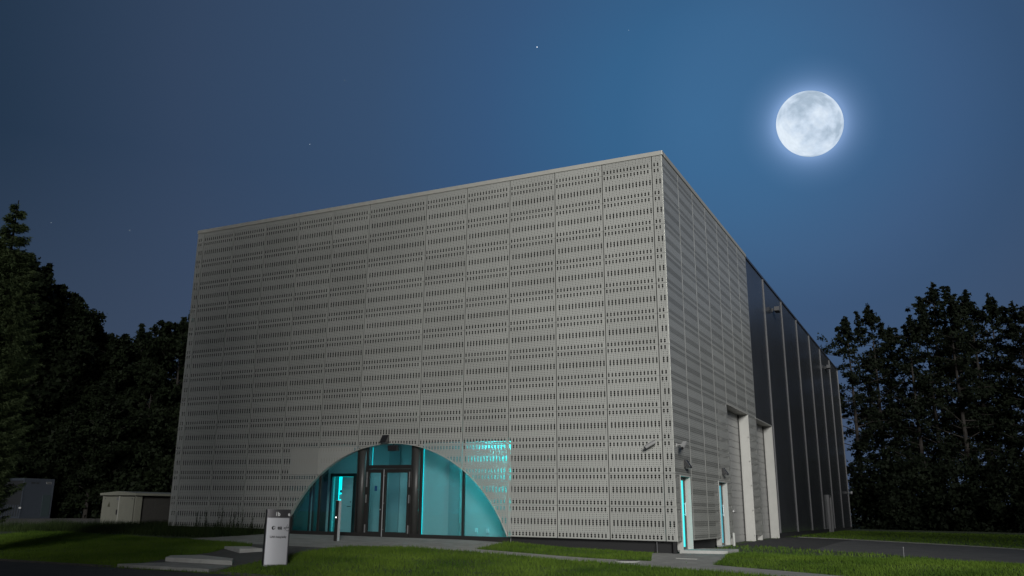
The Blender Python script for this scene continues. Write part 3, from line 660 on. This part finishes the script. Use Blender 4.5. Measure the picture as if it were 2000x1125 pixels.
HARD = [P_ROAD, P_ENTRY, P_FORE, P_PATH, P_JUNC, P_DRIVE_NEW, P_DRIVE, P_GRAVEL, [(-Wd, .2), (0, .2), (0, 51), (-Wd, 51)], [(-34.6, 6.7), (-30.5, 6.7), (-29.7, 10.4), (-33.8, 11.3)], [(-.2, .4), (1.25, 1.1), (1.2, 3.0), (0, 2.7)]]
def blades(name, n, xr, yr, hmin, hmax, w, m_, keep=None, lean=.35, label=''):
    x = rng.uniform(*xr, n); y = rng.uniform(*yr, n); ok = np.ones(n, bool)
    for P in HARD: ok &= ~inpoly(x, y, P)
    if keep is not None: ok &= keep(x, y)
    x, y = x[ok], y[ok]; n = len(x); z = vh(x, y)
    patch = .75+.25*np.sin(x*1.3+np.sin(y*1.9)*1.5)*np.sin(y*1.1+np.cos(x*.7)*2)
    hh = rng.uniform(hmin, hmax, n)*patch; a = rng.uniform(0, 2*np.pi, n); ww = w*rng.uniform(.6, 1.3, n)
    l = rng.normal(0, lean, (n, 2))*hh[:, None]
    V = np.zeros((n, 3, 3)); V[:, 0] = np.c_[x-np.cos(a)*ww, y-np.sin(a)*ww, z-.01]; V[:, 1] = np.c_[x+np.cos(a)*ww, y+np.sin(a)*ww, z-.01]; V[:, 2] = np.c_[x+l[:, 0], y+l[:, 1], z+hh]
    return tag(tri_mesh(name, V.reshape(-1, 3), m_), label=label, kind='stuff')
blades('grass', 330000, (-26, 10), (-10.45, 2), .05, .13, .009, M_GRASS, keep=lambda x, y: ~((x < -12.5) & (y > -3.6-.25*(x+13)*.4)), label='short green lawn in front of the hall')
blades('grass', 60000, (0, 22), (-7, 45), .06, .14, .016, M_GRASS, keep=lambda x, y: (y > 2), label='lawn beside the dark side of the hall')
blades('tall_weeds', 60000, (-34, -12.6), (-5.5, 6), .18, .52, .010, M_WEED, keep=lambda x, y: (y > -3.6-.1*(x+13)) & ((x < -21) | (y > -2.6)), lean=.2, label='dark tall weeds between lawn and cabinet')

def rand_tris(C_, n_per, rad, size, flat=.6, droop=0.0):
    """leaf-sized triangles filling ellipsoidal clumps; C_ (k,3), rad (k,)"""
    k = len(C_); N_ = k*n_per; c_ = np.repeat(C_, n_per, 0); r_ = np.repeat(rad, n_per)
    d = rng.normal(size=(N_, 3)); d /= np.linalg.norm(d, axis=1)[:, None]; d *= (rng.uniform(0, 1, N_)**.45*r_)[:, None]; d[:, 2] *= flat
    P = c_+d; s = size*rng.uniform(.5, 1.5, N_)
    a = rng.normal(size=(N_, 3)); a /= np.linalg.norm(a, axis=1)[:, None]; b = rng.normal(size=(N_, 3)); b -= (a*b).sum(1)[:, None]*a; b /= np.linalg.norm(b, axis=1)[:, None]
    V = np.stack([P-a*s[:, None]*.5, P+a*s[:, None]*.5, P+b*s[:, None]*.9], 1)
    return V.reshape(-1, 3)
def make_tree(name, label, cat, group, H_, kind, seed, leafm, loc=(0, 0, 0)):
    global rng; rng = np.random.default_rng(seed); rd = random.Random(seed)
    t = thing(name, label, cat, loc, 0, group)
    tk = MB(); pts = []; bx, by = rd.uniform(-.5, .5), rd.uniform(-.5, .5)
    for i in range(9):
        f = i/8; pts.append((bx*math.sin(f*3)*.9, by*math.sin(f*2.4), f*H_*.96))
    r0 = .012*H_+.04
    tk.tube(pts, [r0*(1-.92*i/8) for i in range(9)], 8)
    def at(f):
        k = min(int(f*8), 7); u = f*8-k; a, b = pts[k], pts[k+1]; return Vector([a[j]*(1-u)+b[j]*u for j in range(3)])
    C_ = []; rad = []
    if kind == 'pine':
        nl = 52; lo = .22
    elif kind == 'broad':
        nl = 46; lo = .14
    else: nl = 34; lo = .3
    for i in range(nl):
        f = lo+(1-lo)*(i+rd.random()*.8)/nl; f = min(f, .985); q = (f-lo)/(1-lo)
        if kind == 'pine': Lm = H_*.24*(1-q)**.55*(.45+.55*min(1, q*4))*rd.uniform(.45, 1.15)+.35
        else: Lm = H_*.27*math.sin(math.pi*min(1, .22+q*.80))**.75*rd.uniform(.55, 1.1)+.3
        az = rd.uniform(0, 2*math.pi) if kind != 'x' else i*2.4; p = at(f); upk = rd.uniform(.0, .5) if kind == 'pine' else rd.uniform(.1, .8)
        d = Vector((math.cos(az), math.sin(az), upk)); lp = [p]
        for s_ in (.35, .7, 1.0): lp.append(p+d*Lm*s_+Vector((rd.uniform(-.1, .1), rd.uniform(-.1, .1), rd.uniform(-.15, .25)*s_))*Lm*.4)
        tk.tube([tuple(v) for v in lp], [r0*.28*(1-f*.7), r0*.18*(1-f*.7), r0*.1, .012], 5, caps=False)
        nc = 3+int(Lm*1.3)
        for j in range(nc):
            u = .25+.78*(j+rd.random()*.6)/nc; k = min(int(u*3), 2); w = min(u*3-k, 1.0)
            c_ = lp[k].lerp(lp[k+1], w)+Vector((rd.gauss(0, .22), rd.gauss(0, .22), rd.gauss(.05, .16)))*(1+Lm*.12)
            C_.append(c_); rad.append((rd.uniform(.20, .52) if kind == 'pine' else rd.uniform(.35, .85))*(.6 if q > .85 else 1)*(H_/18))
    for j in range(7 if kind == 'pine' else 4):           # upright leading shoots
        a = rd.uniform(0, 6.3); rr = rd.uniform(0, 1.5)*(j > 0); z0 = H_*rd.uniform(.86, .95) if j else H_*.93
        for q in range(5): C_.append(Vector((math.cos(a)*rr+rd.gauss(0, .06), math.sin(a)*rr+rd.gauss(0, .06), z0+q*.30))); rad.append(.34-.055*q)
    C_ = np.array([tuple(c_) for c_ in C_]); rad = np.array(rad)
    V = rand_tris(C_, 30 if kind == 'pine' else 62, rad, (.18 if kind == 'pine' else .27)*H_/18, .5 if kind == 'pine' else .75)
    # shoots poking out of the crown
    C2 = C_+rng.normal(0, .6, C_.shape)*rad[:, None]; V2 = rand_tris(C2, 5, rad*1.05, .2, 1.0)
    tk.build('trunk', M_BARK, t)
    tri_mesh('crown', np.concatenate([V, V2]), leafm, t)
    return t
PG = 'tall trees behind the right end of the hall'
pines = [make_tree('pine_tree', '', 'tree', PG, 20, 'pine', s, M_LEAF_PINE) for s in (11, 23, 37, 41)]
rspots = [(-.1, 63.6, 19.7), (1.6, 67.7, 21.4), (3.2, 71.8, 20.1), (5.4, 64.9, 19.5), (6.6, 68.9, 21.3), (8.0, 72.9, 24.1), (9.1, 65.9, 21.2), (10.5, 69.8, 22.6), (12.7, 73.8, 22.9), (13.9, 66.7, 20.3), (15.7, 70.6, 20.3), (16.7, 63.4, 19.3)]
rlab = ['pine whose crown touches the far roof corner of the hall', 'pine with the highest narrow top right of the hall roof corner', 'pine with a ragged top in the dip right of the first peak', 'pine with a thin spiky top left of the tallest pine',
 'pine leaning against the left side of the tallest crown', 'tallest pine of the right group with a pointed peak', 'broad pine just right of the tallest peak', 'pine with two upright shoots right of the tallest one', 'high pine in the middle of the right half of the group', 'pine with an open crown showing sky patches near the right edge', 'pine with a rounded top near the right edge of the photo', 'pine cut by the right edge of the photo']
rd = random.Random(5)
for i, (x, y, hh) in enumerate(rspots):
    src = pines[i % 4]; sc = hh/20
    if i < 4: o = src; o.location = (x, y, -.35); o.rotation_euler = (0, 0, rd.uniform(0, 6)); o.scale = (sc, sc, sc); o['label'] = rlab[i]
    else: copy_thing(src, (x, y, -.35), rd.uniform(0, 6), rlab[i], (sc*rd.uniform(.9, 1.15), sc*rd.uniform(.9, 1.15), sc))
LG_ = 'trees of the dark wood left of the hall'
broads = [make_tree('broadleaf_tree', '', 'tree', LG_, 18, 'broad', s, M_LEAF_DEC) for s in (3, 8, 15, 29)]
lspots = [(-57.8, 17.4, 20.9), (-60.3, 20.8, 20.6), (-62.7, 24.3, 20.3), (-56.2, 21.4, 17.8), (-58.6, 24.8, 17.1), (-60.8, 28.4, 16.4), (-54.6, 25.0, 15.3), (-56.7, 28.6, 16.6), (-58.5, 32.6, 18.1), (-52.2, 29.1, 17.4), (-64.2, 20.5, 20.5), (-59.7, 14.5, 21.1), (-51.8, 31.0, 18.8), (-62.6, 24.5, 13.7), (-54.7, 23.3, 11.3), (-55.1, 28.9, 13.0)]
llab = ['tall dark tree beside the spruce with the highest top of the left wood', 'dark tree second from the spruce with a knobbly top', 'dark tree third from the spruce on the falling skyline', 'dark tree where the skyline drops steeply', 'dark tree left of the dip in the skyline', 'dark tree at the dip of the left skyline',
 'low dark tree right of the dip in the skyline', 'dark rounded tree midway between dip and hall', 'dark tree rising towards the hall, second from its edge', 'dark tree touching the left edge of the hall', 'dark tree mostly hidden behind the spruce', 'dark tree at the left edge of the photo behind the spruce', 'dark tree hidden mostly behind the left edge of the hall',
 'short dark tree in front of the wood above the container', 'short dark tree in front of the wood left of the cabinet', 'short dark tree in front of the wood above the cabinet']
def far(x, y, k): # push away from the camera along the ground
    return (CAM.x+(x-CAM.x)*k, CAM.y+(y-CAM.y)*k)
for i, (x, y, hh) in enumerate(lspots):
    src = broads[i % 4]; k = 1.06 if i < 13 else 1.0; x, y = far(x, y, k); hh = (hh-1.17)*k+1.17; sc = hh/18
    if i < 4: o = src; o.location = (x, y, -.4); o.rotation_euler = (0, 0, rd.uniform(0, 6)); o.scale = (sc, sc, sc); o['label'] = llab[i]
    else: copy_thing(src, (x, y, -.4), rd.uniform(0, 6), llab[i], (sc*rd.uniform(.95, 1.25), sc*rd.uniform(.95, 1.25), sc))
# undergrowth closing the woods near the ground
def undergrowth(name, pts, hh, n, label, seed, m_):
    global rng; rng = np.random.default_rng(seed); C_ = []
    for a, b in zip(pts[:-1], pts[1:]):
        for i in range(n):
            u = rng.uniform(); top = hh*(rng.uniform(.5, 1.15))
            C_.append((a[0]+(b[0]-a[0])*u+rng.normal(0, 1.6), a[1]+(b[1]-a[1])*u+rng.normal(0, 1.6), rng.uniform(-.2, 1)*top-.2))
    C_ = np.array(C_); V = rand_tris(C_, 90, rng.uniform(.6, 1.3, len(C_)), .27, .8)
    tag(tri_mesh(name, V, m_), label=label, kind='stuff')
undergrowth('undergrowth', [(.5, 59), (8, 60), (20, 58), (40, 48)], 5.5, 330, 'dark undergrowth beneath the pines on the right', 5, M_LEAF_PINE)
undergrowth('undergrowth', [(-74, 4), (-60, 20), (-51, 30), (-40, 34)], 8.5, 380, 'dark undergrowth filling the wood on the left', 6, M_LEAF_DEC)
rng = np.random.default_rng(12); n_ = 255  # leaf clumps added out of view to shade the left part of the facade
C_ = np.c_[rng.uniform(-.5, 14, n_), rng.normal(-47, 1.5, n_), rng.uniform(0, 33, n_)]
C_ = np.r_[C_, np.c_[rng.uniform(-75, -19, 800), rng.normal(-47, 1.5, 800), rng.uniform(4, 46, 800)]]; n_ += 800  # more added clumps, darkening the left trees and container
tag(tri_mesh('foliage', rand_tris(C_, 70, rng.uniform(1.0, 2.2, n_), .62, .8), M_LEAF_DEC), label='unseen leaf clumps behind the viewer, added to shade the left facade and left trees', kind='stuff')
n_ = 540
C_ = np.c_[rng.uniform(25, 80, n_), rng.normal(-20, 2, n_), 27*rng.uniform(0, 1, n_)**.8]  # clumps added out of view to shade the far lawn and side wall
tag(tri_mesh('foliage', rand_tris(C_, 70, rng.uniform(1.0, 2.2, n_), .62, .8), M_LEAF_DEC), label='unseen leaf clumps beyond the right edge, added to shade the far lawn and side wall', kind='stuff')
# far ridge of forest all round so that no bare horizon shows
undergrowth('foliage', [(-150, -20), (-120, 60), (-70, 110), (-20, 120), (40, 110), (90, 80), (110, 20)], 9.0, 300, 'distant forest closing the horizon', 9, M_LEAF_DEC)

# the spruce at the left edge
def spruce(loc, H_):
    global rng; rng = np.random.default_rng(77); rd = random.Random(77)
    t = thing('spruce_tree', 'tall narrow green spruce cut by the left edge of the photo', 'tree', loc)
    tk = MB(); tk.tube([(0, 0, -.3), (0, 0, H_*.5), (0, 0, H_)], [.2, .12, .015], 10); V = []
    nl = 84
    for i in range(nl):
        f = .09+.90*i/nl; z = f*H_; Rr = 1.12*min(1, (1-f)/.42)**.8*(1 if f > .16 else .82)+.06
        for j in range(11 if f < .85 else 6):
            az = j*2*math.pi/11+i*1.7+rd.uniform(-.25, .25); L_ = Rr*rd.uniform(.72, 1.18)
            d = Vector((math.cos(az), math.sin(az), 0)); side_ = Vector((-d.y, d.x, 0)); npt = 4
            lp = [Vector((0, 0, z))+d*(L_*u)+Vector((0, 0, -.30*L_*u+.34*L_*u*u)) for u in (0, .35, .7, 1)]
            tk.tube([tuple(v) for v in lp], [.018, .012, .008, .003], 4, caps=False)
            n = int(150*L_)+24; u = rng.uniform(.25, 1.04, n); w = (rng.uniform(-1, 1, n))*.30*L_*(1.05-u)**.5
            base_ = np.array([tuple(lp[0])]) + np.outer(u, np.array(tuple(d))*L_) + np.outer(w, np.array(tuple(side_)))
            base_[:, 2] += -.30*L_*u+.34*L_*u*u-np.abs(w)*.25+rng.normal(0, .02, n)
            dirn = np.outer(np.ones(n), np.array(tuple(d)))*rng.uniform(.3, 1, n)[:, None]+np.outer(np.sign(w)*rng.uniform(.2, .9, n), np.array(tuple(side_)))
            dirn[:, 2] += rng.uniform(-.9, .25, n); dirn /= np.linalg.norm(dirn, axis=1)[:, None]
            ln = rng.uniform(.06, .15, n)[:, None]; wv = np.cross(dirn, rng.normal(size=(n, 3))); wv /= np.linalg.norm(wv, axis=1)[:, None]; wv *= .016
            V.append(np.stack([base_-wv, base_+wv, base_+dirn*ln], 1).reshape(-1, 3))
    tk.build('trunk', M_BARK, t); tri_mesh('crown', np.concatenate(V), M_LEAF_SPRUCE, t); return t
spruce((-18.6, -10.3+.2, -.75), 11.1)

# weeds standing in front of the left end of the facade
def weed(loc, hh, seed, label):
    global rng; rng = np.random.default_rng(seed); rd = random.Random(seed)
    t = thing('weed_plant', label, 'plant', loc, 0, 'tall weeds before the left end of the facade'); s_ = MB(); V = []
    for k in range(3):
        bx, by = rd.uniform(-.12, .12), rd.uniform(-.1, .1); H_ = hh*rd.uniform(.7, 1.05); tx, ty = rd.uniform(-.1, .1), rd.uniform(-.1, .1)
        s_.tube([(bx, by, -.05), (bx+tx*.5, by+ty*.5, H_*.5), (bx+tx, by+ty, H_)], [.009, .007, .003], 5)
        for j in range(40):
            u = rd.uniform(.12, 1); az = rd.uniform(0, 6.3); p = Vector((bx+tx*u, by+ty*u, H_*u)); d = Vector((math.cos(az), math.sin(az), rd.uniform(-.2, .7))).normalized(); l_ = .13*(1.15-u*.7); w = d.cross(Vector((0, 0, 1))).normalized()*l_*.18
            V += [tuple(p), tuple(p+d*l_*.5+w), tuple(p+d*l_), tuple(p), tuple(p+d*l_), tuple(p+d*l_*.5-w)]
    s_.build('stem', M_WEED, t); tri_mesh('leaves', np.array(V), M_WEED, t); return t
for i, (x, hh, lb_) in enumerate([(-18.6, .80, 'leftmost tall weed before the perforated facade, right of the thin rod'), (-18.05, .95, 'second tall weed from the left before the facade'), (-17.5, 1.10, 'tallest weed in the row before the facade, third from the left'), (-16.85, .92, 'bushy weed fourth from the left before the facade'), (-16.45, 1.0, 'tall weed fifth from the left before the facade'), (-15.9, .62, 'lowest weed at the right end of the row, near the forecourt')]):
    weed((x, -.75-.1*(i % 2), h(x, -.8)), hh, 50+i, lb_)

# ------------------------------------------------------------------ moon and stars
md = hom(1581, 242); MD = 6000
bm = bmesh.new(); bmesh.ops.create_icosphere(bm, subdivisions=6, radius=1); me = bpy.data.meshes.new('moon'); bm.to_mesh(me); bm.free()
me.polygons.foreach_set('use_smooth', [True]*len(me.polygons))
mm = bpy.data.materials.new('moon_surface'); mm.use_nodes = True; t = mm.node_tree; n = t.nodes; l = t.links; n.remove(n['Principled BSDF'])
co = n.new('ShaderNodeTexCoord'); em = n.new('ShaderNodeEmission'); l.new(em.outputs[0], n['Material Output'].inputs[0])
n1 = n.new('ShaderNodeTexNoise'); n1.inputs['Scale'].default_value = 1.1; n1.inputs['Detail'].default_value = 9; n1.inputs['Roughness'].default_value = .52; n1.inputs['Distortion'].default_value = .15
mp = n.new('ShaderNodeMapping'); mp.inputs['Location'].default_value = (1.3, 4.1, 2.2); l.new(co.outputs['Object'], mp.inputs[0]); l.new(mp.outputs[0], n1.inputs['Vector'])
cr = n.new('ShaderNodeValToRGB'); l.new(n1.outputs[0], cr.inputs[0]); e = cr.color_ramp.elements
e[0].position = .38; e[0].color = (*srgb(170, 189, 208), 1); e[1].position = .62; e[1].color = (*srgb(226, 238, 250), 1); k = e.new(.50); k.color = (*srgb(204, 220, 238), 1)
n2 = n.new('ShaderNodeTexNoise'); n2.inputs['Scale'].default_value = 7; n2.inputs['Detail'].default_value = 6; l.new(co.outputs['Object'], n2.inputs['Vector'])
c2 = n.new('ShaderNodeValToRGB'); l.new(n2.outputs[0], c2.inputs[0]); c2.color_ramp.elements[0].position = .3; c2.color_ramp.elements[0].color = (.94, .94, .94, 1); c2.color_ramp.elements[1].position = .75; c2.color_ramp.elements[1].color = (1.05, 1.05, 1.05, 1)
mu = n.new('ShaderNodeMix'); mu.data_type = 'RGBA'; mu.blend_type = 'MULTIPLY'; mu.inputs[0].default_value = 1; l.new(cr.outputs[0], mu.inputs[6]); l.new(c2.outputs[0], mu.inputs[7]); l.new(mu.outputs[2], em.inputs[0])
me.materials.append(mm); mo = bpy.data.objects.new('moon', me); COL.objects.link(mo); mo.location = CAM+md*MD; mo.scale = (197, 208, 208); mo.rotation_euler = (r2*.917+u2*.4).to_track_quat('X', 'Z').to_euler()
tag(mo, 'large bright full moon with grey patches in the night sky above the hall', 'moon')
ms_ = mat('star_light', (1, 1, 1), emit=(.8, .9, 1), estr=1.0)
sm = None
for (a, b_, r_, lb_) in [(1049, 92, 3.6, 'brightest star high above the middle of the roof edge'), (605, 282, 1.5, 'faint star above the left part of the roof edge'), (673, 157, 1.2, 'faint star high in the left half of the sky'), (1228, 59, 1.2, 'faint star near the top edge right of the brightest star'), (100, 435, 1.3, 'faint star just right of the spruce top'), (253, 450, 1.3, 'faint star between spruce and hall')]:
    if sm is None:
        bm = bmesh.new(); bmesh.ops.create_icosphere(bm, subdivisions=2, radius=1); sm = bpy.data.meshes.new('star'); bm.to_mesh(sm); bm.free(); sm.materials.append(ms_)
    o = bpy.data.objects.new('star', sm); COL.objects.link(o); o.location = CAM+hom(a, b_)*6500; o.scale = (r_,)*3
    tag(o, lb_, 'star', 'stars in the night sky')
